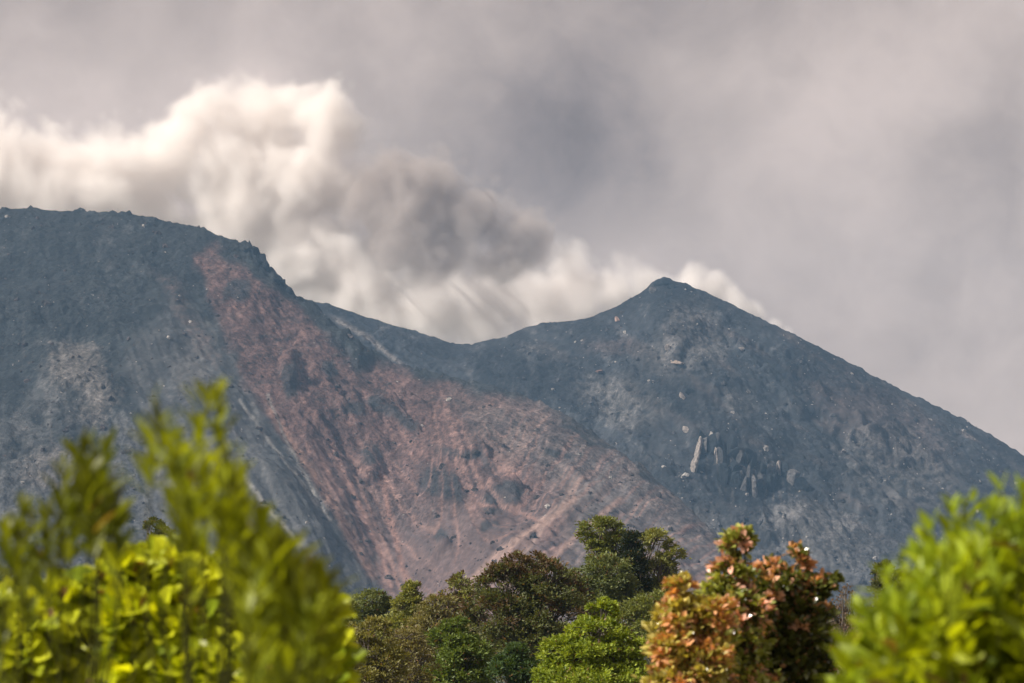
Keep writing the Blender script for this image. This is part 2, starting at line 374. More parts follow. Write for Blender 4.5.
def extra_left(X, Y, Z, px, py, near):
    # hollow between flank and shoulder, and dark ribs that stand proud of the wall
    Z = Z-34*np.exp(-((px-(395+0*py))/62)**2)*sstep(py, 360, 520)
    wx = fbm(px/38, py/38, 4, 201)*16; wy = fbm(px/38, py/38, 4, 211)*16
    for e in ((291, 378, 12, 24, 10), (350, 350, 36, 16, 35), (372, 452, 16, 14, 0), (395, 415, 42, 10, 35), (440, 485, 38, 20, 25), (500, 498, 28, 17, -10), (462, 455, 44, 9, 20), (442, 532, 11, 8, -20)):
        Z = Z+sstep(ell(px+wx, py+wy, *e), 0, 0.55)*7
    terr = fbm((px*0.88+py*0.47)/60, (py*0.88-px*0.47)/9, 3, 277)
    sh = sstep(px, 440, 520)*sstep(px, 760, 680)
    Z = Z+terr*3.4*sh*near
    # blocks of lava along the broken rim
    rimb = sstep(fbm(px/7, py*0+3.3, 3, 301, 0.6), 0.05, 0.5)*np.exp(-((px-262)/38)**2)*np.exp(-(np.abs(py-np.interp(px, [180, 240, 262, 290, 330], [222, 240, 262, 290, 325]))/14)**2)
    return Z+rimb*5
LEFT = [(-700, 470, 2400), (-420, 330, 2400), (-200, 245, 2400), (-80, 220, 2400), (0, 210, 2400), (15, 209, 2400), (33, 208.5, 2400), (48, 211, 2400), (100, 212, 2400), (122, 214, 2400), (150, 217, 2400), (165, 222, 2400), (200, 227, 2395), (218, 236, 2392), (232, 240, 2390), (236, 242, 2390), (241, 245, 2390),
        (252, 246.5, 2388), (258, 250, 2385), (263, 257, 2385), (268, 266, 2380), (271, 274, 2378), (281, 276, 2375), (285, 284, 2372), (291, 289, 2370), (296, 296, 2368), (312, 303, 2362), (345, 334, 2350), (375, 352, 2340), (400, 366, 2330),
        (440, 374, 2310), (500, 388, 2280), (560, 412, 2240), (620, 452, 2190), (680, 500, 2130), (720, 540, 2080), (765, 600, 2020), (820, 670, 1950), (900, 760, 1880)]
mL, FL = build_field('volcano_flank', LEFT, 0.62, (-900, 330), (1560, 2560), 1.35, 1.0, paint_left, flow_left, 400, 1.18, extra_left, calm=calm_left)
tag(mL, 'grey blue volcano flank with a torn red wall, filling the left and middle', None)

def flow_right(px, py):
    a = np.arctan2(px-663, np.maximum(py-200, 4)); return a*420, np.hypot(px-663, py-200)
def paint_right(X, Y, Z, px, py, u, v):
    wx = fbm(px/34, py/34, 4, 501)*14; wy = fbm(px/34, py/34, 4, 511)*14; qx, qy = px+wx, py+wy
    n_big = fbm(px/80, py/80, 4, 521); n_med = fbm(px/20, py/20, 5, 531, 0.62); n_f = fbm(px/5, py/4.5, 4, 541, 0.65)
    dg = fbm((px*0.86+py*0.5)/60, (py*0.86-px*0.5)/14, 4, 551, 0.55)
    C = np.zeros(px.shape+(3,))+np.array((0.021, 0.023, 0.026))
    C = lay(C, sstep(n_med+0.4*n_f, 0.1, 0.75)*0.55, (0.067, 0.064, 0.062))
    C = lay(C, sstep(dg, 0.05, 0.5)*sstep(px, 560, 760)*0.5, (0.070, 0.056, 0.050))
    C = lay(C, sstep(-dg, 0.2, 0.5)*0.5, (0.018, 0.021, 0.024))
    for e in ((880, 420, 110, 40, 30, 0.35, (0.084, 0.056, 0.048)), (690, 330, 40, 30, 30, 0.4, (0.073, 0.062, 0.059)), (620, 350, 50, 14, 10, 0.4, (0.084, 0.062, 0.056)), (800, 520, 60, 26, 10, 0.6, (0.112, 0.106, 0.104)), (830, 565, 90, 40, 10, 0.5, (0.095, 0.092, 0.090)),
              (740, 400, 30, 20, 30, 0.5, (0.067, 0.063, 0.060)), (705, 545, 70, 40, 35, 0.5, (0.090, 0.081, 0.076)), (660, 360, 30, 20, 20, 0.5, (0.067, 0.062, 0.059)), (545, 350, 40, 10, 15, 0.3, (0.073, 0.062, 0.056)),
              (720, 470, 60, 26, 20, 0.5, (0.020, 0.022, 0.025)), (760, 370, 60, 20, 30, 0.5, (0.022, 0.025, 0.028)), (800, 470, 40, 16, 25, 0.5, (0.022, 0.025, 0.028))):
        C = lay(C, sstep(ell(qx, qy, *e[:5])+n_f*0.35, 0.0, 0.7)*e[5], e[6])
    # pale run of ash on the saddle
    d = np.abs((qy*0.6+py*0.4)-np.interp(px, [325, 360, 380, 404], [312, 334, 345, 364]))
    C = lay(C, sstep(d, 5, 0)*sstep(px, 322, 345)*sstep(px, 412, 398)*0.8, (0.168, 0.151, 0.140))
    C = lay(C, sstep(fbm(px/3.2, py/2.8, 2, 561), 0.48, 0.7)*sstep(n_med, -0.2, 0.3)*0.7, (0.146, 0.140, 0.132))
    C = lay(C, sstep(py+n_big*40, 470, 590)*0.45, (0.075, 0.075, 0.077))  # grey toward the cone's foot paints in thicker low haze
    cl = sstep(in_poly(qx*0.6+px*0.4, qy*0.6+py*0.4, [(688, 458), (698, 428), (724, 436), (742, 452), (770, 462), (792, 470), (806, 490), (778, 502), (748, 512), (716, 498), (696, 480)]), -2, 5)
    C = lay(C, cl*0.95, (0.010, 0.012, 0.015))  # near black over the cliff paints in the shade of its hollows
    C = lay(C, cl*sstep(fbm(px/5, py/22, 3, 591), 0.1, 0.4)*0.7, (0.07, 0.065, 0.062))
    rg = fbm(px/13, py/8, 5, 601, 0.6, True)
    for e in ((690, 340, 45, 55, 20), (820, 535, 75, 40, 15), (620, 400, 60, 30, 20), (900, 470, 90, 50, 30)):
        C = lay(C, sstep(ell(qx, qy, *e), 0, 0.6)*sstep(rg, 0.05, 0.5)*0.6, (0.10, 0.094, 0.09))
    C *= np.exp(0.7*n_f+0.9*n_med+0.8*n_big+0.3*(rg-0.2)-0.08)[..., None]  # rugged noise in the colour stands in for shading of the relief
    return C
def extra_right(X, Y, Z, px, py, near):
    sh = sstep(fbm(px/26, py/20, 4, 571), 0.0, 0.35)*sstep(px, 520, 620)
    Z = Z+sh*4.5*near*fbm(X/22, Y/22, 3, 581)
    for cx, cy, rx, ry, rot, h in ((665, 340, 34, 60, 20, 9), (705, 400, 40, 22, 30, 8), (640, 400, 50, 16, 25, 6), (830, 420, 90, 14, 28, 8), (760, 350, 70, 10, 30, 6), (860, 500, 80, 14, 25, 8), (650, 470, 60, 14, 30, 6), (760, 530, 70, 14, 25, 7), (900, 450, 60, 10, 28, 6)):
        Z = Z+sstep(ell(px+fbm(px/30, py/30, 4, 700)*22, py+fbm(px/30, py/30, 4, 710)*22, cx, cy, rx, ry, rot), 0, 0.5)*h*near
    # the cliff step under the outcrop
    q = ell(px, py, 728, 452, 62, 22, 22)
    return Z+sstep(q, 0, 0.35)*12
RIGHT = [(-700, 420, 2860), (-100, 340, 2860), (120, 322, 2860), (200, 300, 2860), (262, 282, 2860), (290, 296, 2860), (312, 302, 2860), (330, 305, 2860), (350, 312, 2860), (380, 322, 2860), (410, 330, 2860), (440, 340, 2860), (455, 345, 2860), (470, 346, 2862),
         (478, 343, 2864), (485, 341, 2865), (503, 338, 2870), (520, 331, 2874), (527, 327, 2875), (545, 324, 2878), (575, 321, 2884), (590, 318, 2888), (612, 309, 2892), (628, 301, 2896), (640, 294, 2898), (650, 286, 2900), (654, 282, 2900), (659, 280, 2900), (663, 276.5, 2900), (668, 279, 2900),
         (690, 286, 2900), (715, 297, 2900), (740, 309, 2900), (765, 322, 2900), (800, 338, 2900), (840, 359, 2900), (870, 375, 2900), (905, 393, 2900), (940, 409, 2900), (985, 433, 2900), (1024, 458, 2900), (1100, 500, 2900), (1300, 620, 2900), (1500, 735, 2900)]
mR, FR = build_field('volcano_cone', RIGHT, 0.60, (-560, 960), (1980, 3060), 1.6, 1.0, paint_right, flow_right, 600, 1.3, extra_right, calm=calm_right)
tag(mR, 'dark pointed volcano cone rising behind the red flank, at the right', None)

# ------------------------------------------------------------------ rocks
def ico(sub=2):
    t = (1+5**0.5)/2
    V = [(-1, t, 0), (1, t, 0), (-1, -t, 0), (1, -t, 0), (0, -1, t), (0, 1, t), (0, -1, -t), (0, 1, -t), (t, 0, -1), (t, 0, 1), (-t, 0, -1), (-t, 0, 1)]
    F = [(0, 11, 5), (0, 5, 1), (0, 1, 7), (0, 7, 10), (0, 10, 11), (1, 5, 9), (5, 11, 4), (11, 10, 2), (10, 7, 6), (7, 1, 8), (3, 9, 4), (3, 4, 2), (3, 2, 6), (3, 6, 8), (3, 8, 9), (4, 9, 5), (2, 4, 11), (6, 2, 10), (8, 6, 7), (9, 8, 1)]
    V = [np.array(v, float)/np.linalg.norm(v) for v in V]
    for _ in range(sub):
        c = {}; N = []
        def mid(a, b):
            k = (min(a, b), max(a, b))
            if k not in c: w = V[a]+V[b]; V.append(w/np.linalg.norm(w)); c[k] = len(V)-1
            return c[k]
        for a, b, d in F:
            x, y, z = mid(a, b), mid(b, d), mid(d, a); N += [(a, x, z), (b, y, x), (d, z, y), (x, y, z)]
        F = N
    return np.array(V), np.array(F)
ICO = {k: ico(k) for k in (0, 1, 2, 3)}
def rock(rng, size, sub=2, planes=10, up=False):
    """angular rock: a sphere cut by random planes"""
    V, F = ICO[sub]; V = V.copy()
    for _ in range(planes):
        n = rng.normal(size=3)*((1, 1, 0.5) if up else (1, 1, 1)); n /= np.linalg.norm(n); d = rng.uniform(0.4, 0.75)
        e = V@n-d; V -= np.where(e > 0, e, 0)[:, None]*n
    V += rng.normal(size=V.shape)*0.02
    return V*np.asarray(size), F
def outcrop(name, label, field, items, seed, base_col=(0.12, 0.115, 0.11), sub=3, cat='rock', group=None):
    """items: (px, py, width, height, depth) in pixels/metres -> several blocks in one crag"""
    rng = np.random.default_rng(seed); Vs, Fs, Cs, off = [], [], [], 0
    c0 = field.hit(items[0][0], items[0][1])
    if c0 is None: print('no hit', label); return
    for it in items:
        px, py, w, h, dp = it[:5]; col = it[5] if len(it) > 5 else base_col
        c = field.hit(px, py)
        if c is None: continue
        V, F = rock(rng, (w*.62, dp*.6, h*.6), sub, 9 if name == 'rock_outcrop' else 12, name == 'rock_outcrop')
        a = rng.uniform(-0.12, 0.16); R = np.array([[math.cos(a), 0, math.sin(a)], [0, 1, 0], [-math.sin(a), 0, math.cos(a)]])
        V = V@R.T+c+np.array([0, -dp*0.22, 0])
        Vs.append(V); Fs.append(F+off); off += len(V); Cs.append(np.tile(col, (len(V), 1))*rng.uniform(0.85, 1.15, (len(V), 1)))
    o = mesh_obj(name, np.concatenate(Vs), np.concatenate(Fs), ROCK2, loc=c0, colour=np.concatenate(Cs)); o.location = [float(q) for q in c0]
    tag(o, label, cat, group)
PALE = (0.22, 0.19, 0.17); MIDR = (0.085, 0.08, 0.078); DRK = (0.014, 0.017, 0.020)
_r = np.random.default_rng(8)
CL = [(697, 454, 8, 26, 24, PALE), (694, 466, 7, 16, 20, PALE), (703, 446, 10, 16, 22, MIDR), (716, 456, 6, 18, 26, PALE)]  # pale blocks paint the sunlit left side of the cliff
for _k in range(26):
    _x = _r.uniform(700, 772); _y = np.interp(_x, [700, 772], [448, 484])+_r.uniform(-14, 16)
    CL.append((_x, _y, _r.uniform(8, 17), _r.uniform(12, 28), _r.uniform(14, 24), (0.052, 0.05, 0.05) if _r.random() < 0.35 else DRK))  # near black blocks carry the shade between rocks in their colour
outcrop('rock_outcrop', 'large broken cliff with painted lit left face and shaded hollow, halfway down the pointed cone', FR, CL, 11, sub=2)
outcrop('rock_outcrop', 'smaller dark crag with a thin pale edge, just right of the large cliff', FR, [(779, 471, 5, 15, 14, PALE), (785, 474, 14, 18, 16, DRK), (792, 479, 14, 14, 14, MIDR), (800, 485, 14, 12, 14, DRK)], 12, sub=2)
outcrop('rock_outcrop', 'narrow ribbed grey pillar below the large cliff on the cone', FR, [(748, 486, 8, 30, 28, (0.06, 0.057, 0.056)), (753, 489, 6, 24, 26, (0.10, 0.093, 0.09)), (743, 491, 7, 22, 26, (0.06, 0.057, 0.056))], 13)
outcrop('boulder', 'pale pointed boulder perched above the large cliff', FR, [(687, 431, 7, 11, 6, PALE)], 14)
outcrop('boulder', 'small white upright stone standing on the top of the large cliff', FR, [(711, 437, 4, 9, 5, (0.36, 0.33, 0.3))], 15)
outcrop('boulder', 'pale rust tinted slab high on the cone left of the summit ridge', FR, [(617, 320, 6, 9, 6, (0.3, 0.2, 0.16))], 16)
outcrop('boulder', 'rounded pale boulder on the upper middle of the cone', FR, [(668, 349, 7, 8, 6, PALE)], 17)
outcrop('boulder', 'long tan slab leaning below the rounded pale boulder', FR, [(678, 363, 13, 6, 7, (0.28, 0.22, 0.18))], 18)
outcrop('boulder', 'small dark boulder on the cone below the tan slab', FR, [(688, 392, 9, 9, 7, DRK)], 19)
outcrop('boulder', 'small pale stone alone on the cone, right of the summit line', FR, [(742, 350, 5, 5, 5, PALE)], 20)
outcrop('boulder', 'white flat stone at the left foot of the large cliff', FR, [(685, 476, 7, 5, 5, (0.36, 0.34, 0.32))], 21)
outcrop('boulder', 'pale narrow stone leaning just below the small dark boulder', FR, [(682, 397, 6, 9, 6, PALE)], 30)
outcrop('boulder', 'pale block on the right side of the cone level with the large cliff', FR, [(843, 452, 6, 5, 6, PALE)], 31)
outcrop('boulder', 'rust brown block on the left shoulder of the cone below the ridge', FR, [(600, 372, 8, 6, 7, (0.12, 0.075, 0.06))], 32)
outcrop('boulder', 'white stone in the middle of the brown grey shoulder', FL, [(449, 400, 5, 4, 5, (0.36, 0.33, 0.3))], 33)
outcrop('crag', 'dark broken lava crag forming the summit point of the cone', FR, [(660, 284, 11, 12, 10, DRK), (666, 283, 10, 9, 10, DRK), (653, 292, 9, 10, 8, MIDR), (672, 288, 12, 8, 10, DRK)], 22)
outcrop('crag', 'dark lava step on the rim of the left flank where the ridge drops', FL, [(262, 262, 12, 12, 12, DRK), (266, 270, 8, 14, 10, DRK), (255, 253, 12, 8, 10, DRK), (247, 251, 8, 6, 8, DRK)], 23)
outcrop('crag', 'squat dark lava knob just below the step of the left rim', FL, [(277, 281, 12, 9, 12, DRK), (283, 284, 6, 7, 8, DRK)], 24)
outcrop('crag', 'small blunt lava tooth lowest on the broken left rim', FL, [(290, 292, 6, 8, 6, DRK)], 25)

def scree():
    rng = np.random.default_rng(5)
    Vs, Fs, Cs, off = [], [], [], 0
    V0, F0 = ICO[1]
    for field, xr, yr, n in ((FR, (490, 1024), (290, 590), 12000), (FL, (0, 700), (215, 600), 9000)):
        k = 0
        px = rng.uniform(*xr, n); py = rng.uniform(*yr, n)
        dens = fbm(px/45, py/45, 4, 77)
        for a, b, d in zip(px, py, dens):
            if d < rng.uniform(-0.5, 0.45): continue
            c = field.hit(a, b)
            if c is None: continue
            s = min(0.6*rng.pareto(2.2)+0.8, 4.2)
            V = V0*rng.uniform(0.6, 1.3, 3)*s*0.6+rng.normal(size=V0.shape)*0.12*s+c
            Vs.append(V); Fs.append(F0+off); off += len(V)
            pale = rng.random() < (0.45 if gnoise(np.array([a/28.0]), np.array([b/22.0]), 91)[0] > 0.25 else 0.05)*(1 if field is FR else 0.5)
            s = s*(0.75 if pale else 1)
            col = np.array((0.30, 0.275, 0.255) if pale else ((0.05, 0.048, 0.05) if field is FR else (0.06, 0.048, 0.045)))*rng.uniform(0.6, 1.3)
            Cs.append(np.tile(col, (len(V), 1)))
    o = mesh_obj('scree', np.concatenate(Vs), np.concatenate(Fs), ROCK2, colour=np.concatenate(Cs))
    tag(o, 'loose stones and scree scattered over the volcano slopes', 'scree', kind='stuff')
scree()

# ------------------------------------------------------------------ steam and ash (real volumes behind the crest)
def plume(name, label, cat, blobs, Y0, dens, colour, seed, res, nscale, namp, aniso=0.0, soft=0.35, grow=1.0):
    P = [(at(px, py, Y0+dy), r*grow*Y0/FPX) for px, py, r, dy in blobs]
    lo = np.min([c-r*1.25 for c, r in P], 0); hi = np.max([c+r*1.25 for c, r in P], 0)
    org = (lo+hi)/2
    me = bpy.data.meshes.new(name); o = bpy.data.objects.new(name, me); COL.objects.link(o); o.location = [float(c) for c in org]
    m, g = mat(name+'_vapour')
    at_ = g.n('ShaderNodeAttribute', attribute_name='density').outputs['Fac']
    vol = g.n('ShaderNodeVolumePrincipled', ins={'Color': colour, 'Density': g.m('MULTIPLY', at_, dens), 'Anisotropy': aniso, 'Density Attribute': ''})
    g.t.links.new(vol.outputs[0], g.n('ShaderNodeOutputMaterial').inputs['Volume'])
    ng = bpy.data.node_groups.new(name+'_grid', 'GeometryNodeTree'); ng.interface.new_socket('Geometry', in_out='OUTPUT', socket_type='NodeSocketGeometry')
    ng.is_modifier = True
    q = NT(ng)
    pos = q.n('GeometryNodeInputPosition').outputs[0]
    wn = q.n('ShaderNodeTexNoise', ins={'Vector': pos, 'Scale': 1/110, 'Detail': 3.0}).outputs['Color']
    wp = q.vm('ADD', pos, q.vm('SCALE', q.vm('SUBTRACT', wn, (.5, .5, .5)), scale=70.0))
    f = None
    for c, r in P:
        c = c-org
        d = q.m('SUBTRACT', 1.0, q.m('DIVIDE', q.vm('DISTANCE', wp, tuple(float(k) for k in c)), float(r)))
        if f is None: f = d
        else:
            nd = ng.nodes.new('ShaderNodeMath'); nd.operation = 'SMOOTH_MAX'; q.set(nd.inputs[0], f); q.set(nd.inputs[1], d); nd.inputs[2].default_value = 0.25; f = nd.outputs[0]
    offv = q.vm('ADD', wp, (seed*100.0, 0, 0))
    n = q.noise(offv, nscale, 7, 0.62, 0.0)
    # billows: cellular bumps
    v1 = q.n('ShaderNodeTexVoronoi', feature='SMOOTH_F1', ins={'Vector': offv, 'Scale': nscale*2.2, 'Smoothness': 0.6}).outputs['Distance']
    f = q.m('ADD', f, q.m('MULTIPLY', q.m('SUBTRACT', n, 0.5), namp))
    f = q.m('ADD', f, q.m('MULTIPLY', q.m('SUBTRACT', 0.45, v1), namp*0.35))
    dn = q.ramp(f, 0.0, soft, 0.0, 1.0)
    vc = q.n('GeometryNodeVolumeCube', ins={'Density': dn, 'Min': tuple((lo-org).tolist()), 'Max': tuple((hi-org).tolist()), 'Resolution X': res[0], 'Resolution Y': res[1], 'Resolution Z': res[2]})
    sm = q.n('GeometryNodeSetMaterial', ins={'Geometry': vc.outputs[0], 'Material': m})
    ng.links.new(sm.outputs[0], q.n('NodeGroupOutput').inputs[0])
    md = o.modifiers.new('grid', 'NODES'); md.node_group = ng
    me.materials.append(m)
    tag(o, label, cat, kind='stuff')
    return o
plume('steam_cloud', 'white steam cloud billowing up behind the left ridge and saddle', 'steam',
      [(222, 108, 32, 0), (198, 128, 30, 0), (262, 122, 42, 10), (312, 128, 42, 0), (345, 128, 28, 20), (165, 158, 42, 20), (115, 168, 42, 0), (60, 172, 44, 20), (0, 170, 48, 10), (-70, 175, 60, 0),
       (230, 170, 58, 20), (300, 178, 58, 20), (352, 195, 42, 30), (250, 225, 55, 30), (310, 255, 52, 20), (350, 285, 48, 10), (385, 310, 36, 0), (395, 235, 42, 45), (440, 262, 42, 50), (500, 275, 36, 50), (130, 210, 50, 20), (40, 215, 50, 20),
       (430, 308, 38, -30), (480, 310, 38, -40), (530, 305, 36, -40), (572, 293, 33, -35), (612, 286, 28, -30), (648, 277, 23, -20), (680, 283, 22, 0), (704, 294, 15, 0), (720, 301, 15, 12), (737, 310, 13, 0), (752, 319, 11, 10), (768, 327, 9, 0), (782, 334, 7, 0)],
      3180, 0.062, (0.994, 0.962, 0.937, 1), 1, (420, 84, 160), 1/60, 1.55, soft=0.75, grow=1.3)
plume('ash_plume', 'brownish grey ash smoke rolling up over the saddle', 'smoke',
      [(372, 197, 22, -50), (396, 195, 32, -45), (434, 207, 36, -45), (472, 220, 32, -40), (506, 232, 25, -35), (534, 242, 15, -30), (409, 230, 30, -60), (444, 240, 26, -60), (389, 172, 20, -40)],
      3180, 0.055, (0.60, 0.545, 0.515, 1), 2, (200, 70, 130), 1/58, 2.3, soft=0.8, grow=1.42)

# ------------------------------------------------------------------ haze
def haze():
    m, g = mat('haze_air')
    vol = g.n('ShaderNodeVolumePrincipled', ins={'Color': (0.36, 0.63, 1.0, 1), 'Density': HAZE, 'Anisotropy': 0.0})
    g.t.links.new(vol.outputs[0], g.n('ShaderNodeOutputMaterial').inputs['Volume'])
    x0, x1, y0, y1, z0, z1 = -1500, 1500, -60, 3075, -12, 545
    V = np.array([(x, y, z) for z in (z0, z1) for y in (y0, y1) for x in (x0, x1)], float)
    F = np.array([(0, 2, 3, 1), (4, 5, 7, 6), (0, 1, 5, 4), (2, 6, 7, 3), (0, 4, 6, 2), (1, 3, 7, 5)])
    tag(mesh_obj('haze', V, F, m), 'thin blue haze between the trees and the volcano', 'haze', kind='stuff')
HAZE = 0.000068
haze()

# ------------------------------------------------------------------ plants
def unit(a): return a/np.maximum(np.linalg.norm(a, axis=-1, keepdims=True), 1e-9)
def leaves(P, D, N, L, Wd, col, near=False, curl=0.15):
    """P base points, D directions, N normals, L lengths, Wd widths, col (n,3)"""
    D = unit(D); B = unit(np.cross(D, N)); N = np.cross(B, D); n = len(P)
    if near:
        T = np.array([(0, 0, 0), (.25, .36, .06), (.6, .5, .08), (.87, .26, .04), (1, 0, 0), (.87, -.26, .04), (.6, -.5, .08), (.25, -.36, .06), (.25, 0, 0), (.6, 0, 0), (.87, 0, 0)])
        F4 = np.array([(1, 8, 9, 2), (2, 9, 10, 3), (8, 7, 6, 9), (9, 6, 5, 10)]); F3 = np.array([(0, 8, 1), (0, 7, 8), (3, 10, 4), (10, 5, 4)])
    else:
        T = np.array([(0, 0, 0), (.45, .5, .06), (1, 0, 0), (.45, -.5, .06)]); F4 = np.array([(0, 3, 2, 1)]); F3 = None
    k = len(T)
    V = (P[:, None]+D[:, None]*(T[None, :, 0:1]*L[:, None, None])+B[:, None]*(T[None, :, 1:2]*Wd[:, None, None])
         + N[:, None]*((T[None, :, 2:3]*2*Wd[:, None, None])-curl*T[None, :, 0:1]**2*L[:, None, None])).reshape(-1, 3)
    off = (np.arange(n)*k)[:, None, None]
    Fs = [(F4[None]+off).reshape(-1, 4)]
    if F3 is not None: Fs.append((F3[None]+off).reshape(-1, 3))
    return V, Fs, np.repeat(col, k, 0)
class Tubes:
    def __init__(s): s.V, s.F, s.n = [], [], 0
    def add(s, pts, rad, k=6):
        pts = np.asarray(pts, float); m = len(pts)
        t = unit(np.gradient(pts, axis=0)); up = np.array([0.31, 0.83, 0.11]); a = unit(np.cross(t, up)); b = np.cross(t, a)
        an = np.arange(k)*2*PI/k; rad = np.asarray(rad, float)
        R = pts[:, None]+rad[:, None, None]*(a[:, None]*np.cos(an)[None, :, None]+b[:, None]*np.sin(an)[None, :, None])
        s.V.append(R.reshape(-1, 3))
        i = np.arange(m-1)[:, None]*k; j = np.arange(k)[None]; j2 = (j+1) % k
        s.F.append((np.stack([i+j, i+j2, i+k+j2, i+k+j], -1)+s.n).reshape(-1, 4)); s.n += m*k
    def build(s, name, parent, loc, m=None): return mesh_obj(name, np.concatenate(s.V), np.concatenate(s.F), m or BARK, parent, loc, smooth=True)
def curve(a, b, sag, rng, n=6):
    t = np.linspace(0, 1, n)[:, None]; w = rng.normal(size=3)*np.linalg.norm(b-a)*0.07
    return a*(1-t)+b*t+np.sin(t*PI)*(np.array([0, 0, sag])+w)

def tree(name, label, cat, D, blobs, root_px, n_clump, per, leaf, palette, seed, group=None, clump_r=0.16, young=None, mat_=None, bare=0.0, depth=1.0, shell=0.62, up=0.35, twigs=0, lw=0.5, near=False, face=0.0):
    """blobs: (px, py, rx, ry[, dD]) pixels at distance D.  leaf: length in m.  palette: two colours.  young: (colour, chance at top)"""
    rng = np.random.default_rng(seed)
    sc = D/FPX; B = []
    for b in blobs:
        c = at(b[0], b[1], D+(b[4] if len(b) > 4 else 0)); B.append((c, np.array([b[2]*sc, max(b[2], b[3])*sc*depth, b[3]*sc])))
    vol = np.array([(r[0]*r[1]*r[2])**(2/3) for _, r in B]); vol /= vol.sum()
    root = at(root_px, 600, D); root[2] = 0
    t = empty(name, root, label, cat, group)
    tb = Tubes(); cm = sum(c*v for (c, _), v in zip(B, vol))
    hgt = cm[2]; r0 = (0.022*max(c[2]+r[2] for c, r in B)+0.01)*(0.4 if near else 1)
    fork = root*0.45+cm*0.55; fork[2] = hgt*0.5; top = cm.copy()
    tr = np.concatenate([curve(root-np.array([0, 0, .1]), fork, 0, rng, 5), curve(fork, top, 0, rng, 5)[1:]])
    tb.add(tr, np.linspace(r0, r0*0.35, len(tr)), 8)
    P, Dn, Nn, Cl, Ls = [], [], [], [], []
    zs = [c[2]+r[2] for c, r in B]; zt = max(zs); zb = min(c[2]-r[2] for c, r in B)
    for (c, r), w in zip(B, vol):
        limb = curve(tr[4] if c[2] > tr[4][2]+0.3 else tr[3], c, r[2]*0.2, rng); tb.add(limb, np.linspace(r0*0.45, r0*0.16, 6), 5)
        fk = 1.0 if near else 1.7
        m = max(3, int(n_clump*w*fk))
        d = unit(rng.normal(size=(m, 3))); d[:, 2] = np.where(d[:, 2] < -0.35, -d[:, 2], d[:, 2])
        rad = (rng.uniform(shell, 1.0, m)+np.abs(rng.normal(0, 0.2 if near else 0.10, m)))[:, None]
        cc = c+d*r*rad
        cr = clump_r*float(np.mean(r))*rng.uniform(0.45, 1.4, m)*(1 if near else 0.82)
        val = rng.uniform(0.55, 1.45, m)
        for k in range(m):
            if k % 2 == 0 or twigs: tb.add(curve(limb[3+int(rng.integers(0, 3))], cc[k], cr[k]*0.3, rng, 4), np.linspace(r0*0.14, r0*0.05, 4), 4)
            if rng.random() < bare: continue
            q = max(3, int(per/fk**0.6*(cr[k]/(clump_r*float(np.mean(r))))**1.6))
            o = rng.normal(size=(q, 3))*np.array([1, 1, 0.62])*cr[k]*0.62
            P.append(cc[k]+o); dd = unit(o*0.9/cr[k]+d[k]*0.7+np.array([0, 0, up])+rng.normal(size=(q, 3))*0.55)
            Dn.append(dd); Nn.append(rng.normal(size=(q, 3))*0.6+np.array([0, -face, 1])+d[k]*0.5)
            a, b2 = np.array(palette[0]), np.array(palette[1])
            mixv = np.clip(rng.normal(0.5, 0.22, (q, 1))+(val[k]-1)*0.5, 0, 1); cl = (a*(1-mixv)+b2*mixv)*rng.uniform(0.8, 1.2, (q, 1))
            if young:
                hz = (cc[k][2]-zb)/(zt-zb); pch = young[1]*(hz**young[2]) if len(young) > 2 else young[1]
                isy = rng.random(q) < (0.85 if rng.random() < pch else 0.06)
                cl = np.where(isy[:, None], np.array(young[0])*rng.uniform(0.6, 1.4, (q, 1)), cl)
            cl = np.where(rng.random((q, 1)) < 0.03, np.array((0.17, 0.10, 0.04)), cl)
            Cl.append(cl); Ls.append(leaf*rng.uniform(0.5, 1.45, q))
    P = np.concatenate(P); Ls = np.concatenate(Ls)
    V, F, Cc = leaves(P, np.concatenate(Dn), np.concatenate(Nn), Ls, Ls*lw, np.concatenate(Cl), near=near)
    tb.build('trunk' if cat == 'tree' else 'stems', t, root, STEM if near else None)
    mesh_obj('crown' if cat == 'tree' else 'foliage', V, F, mat_ or LEAF_FAR, t, root, colour=Cc)
    return t

G_DARK = ((0.056, 0.070, 0.023), (0.145, 0.156, 0.050)); G_MID = ((0.092, 0.115, 0.029), (0.216, 0.237, 0.059)); G_OLIVE = ((0.133, 0.152, 0.042), (0.293, 0.296, 0.090))
G_BLUE = ((0.084, 0.110, 0.043), (0.202, 0.226, 0.086)); G_BRIGHT = ((0.11, 0.165, 0.02), (0.36, 0.42, 0.05)); G_BROWN = ((0.11, 0.105, 0.045), (0.27, 0.245, 0.10))
FG = 'trees of the wood below the volcano'
tree('broadleaf_tree', 'tall tree with a flat topped airy crown, highest of the wood', 'tree', 170, [(600, 530, 20, 11), (612, 545, 18, 11), (588, 543, 12, 10), (603, 556, 14, 14), (622, 540, 10, 8)], 606, 80, 150, 0.17, G_MID, 1, FG, 0.26)
tree('cypress_tree', 'narrow dark evergreen tree just right of the highest crown', 'tree', 166, [(631, 548, 8, 14), (632, 570, 12, 20), (634, 595, 14, 18)], 632, 90, 220, 0.14, ((0.012, 0.02, 0.01), (0.03, 0.042, 0.018)), 2, FG, 0.34, up=0.8)
tree('broadleaf_tree', 'open olive tree with branches showing, right of the dark evergreen', 'tree', 172, [(655, 541, 17, 11), (672, 556, 13, 11), (643, 553, 10, 9), (660, 570, 18, 12), (664, 590, 20, 14)], 660, 90, 130, 0.16, G_OLIVE, 3, FG, 0.24)
tree('broadleaf_tree', 'rounded grey green tree below the highest crown', 'tree', 160, [(606, 578, 26, 20), (590, 600, 30, 24), (618, 606, 24, 26), (570, 583, 13, 13)], 600, 150, 170, 0.17, G_BLUE, 4, FG, 0.22)
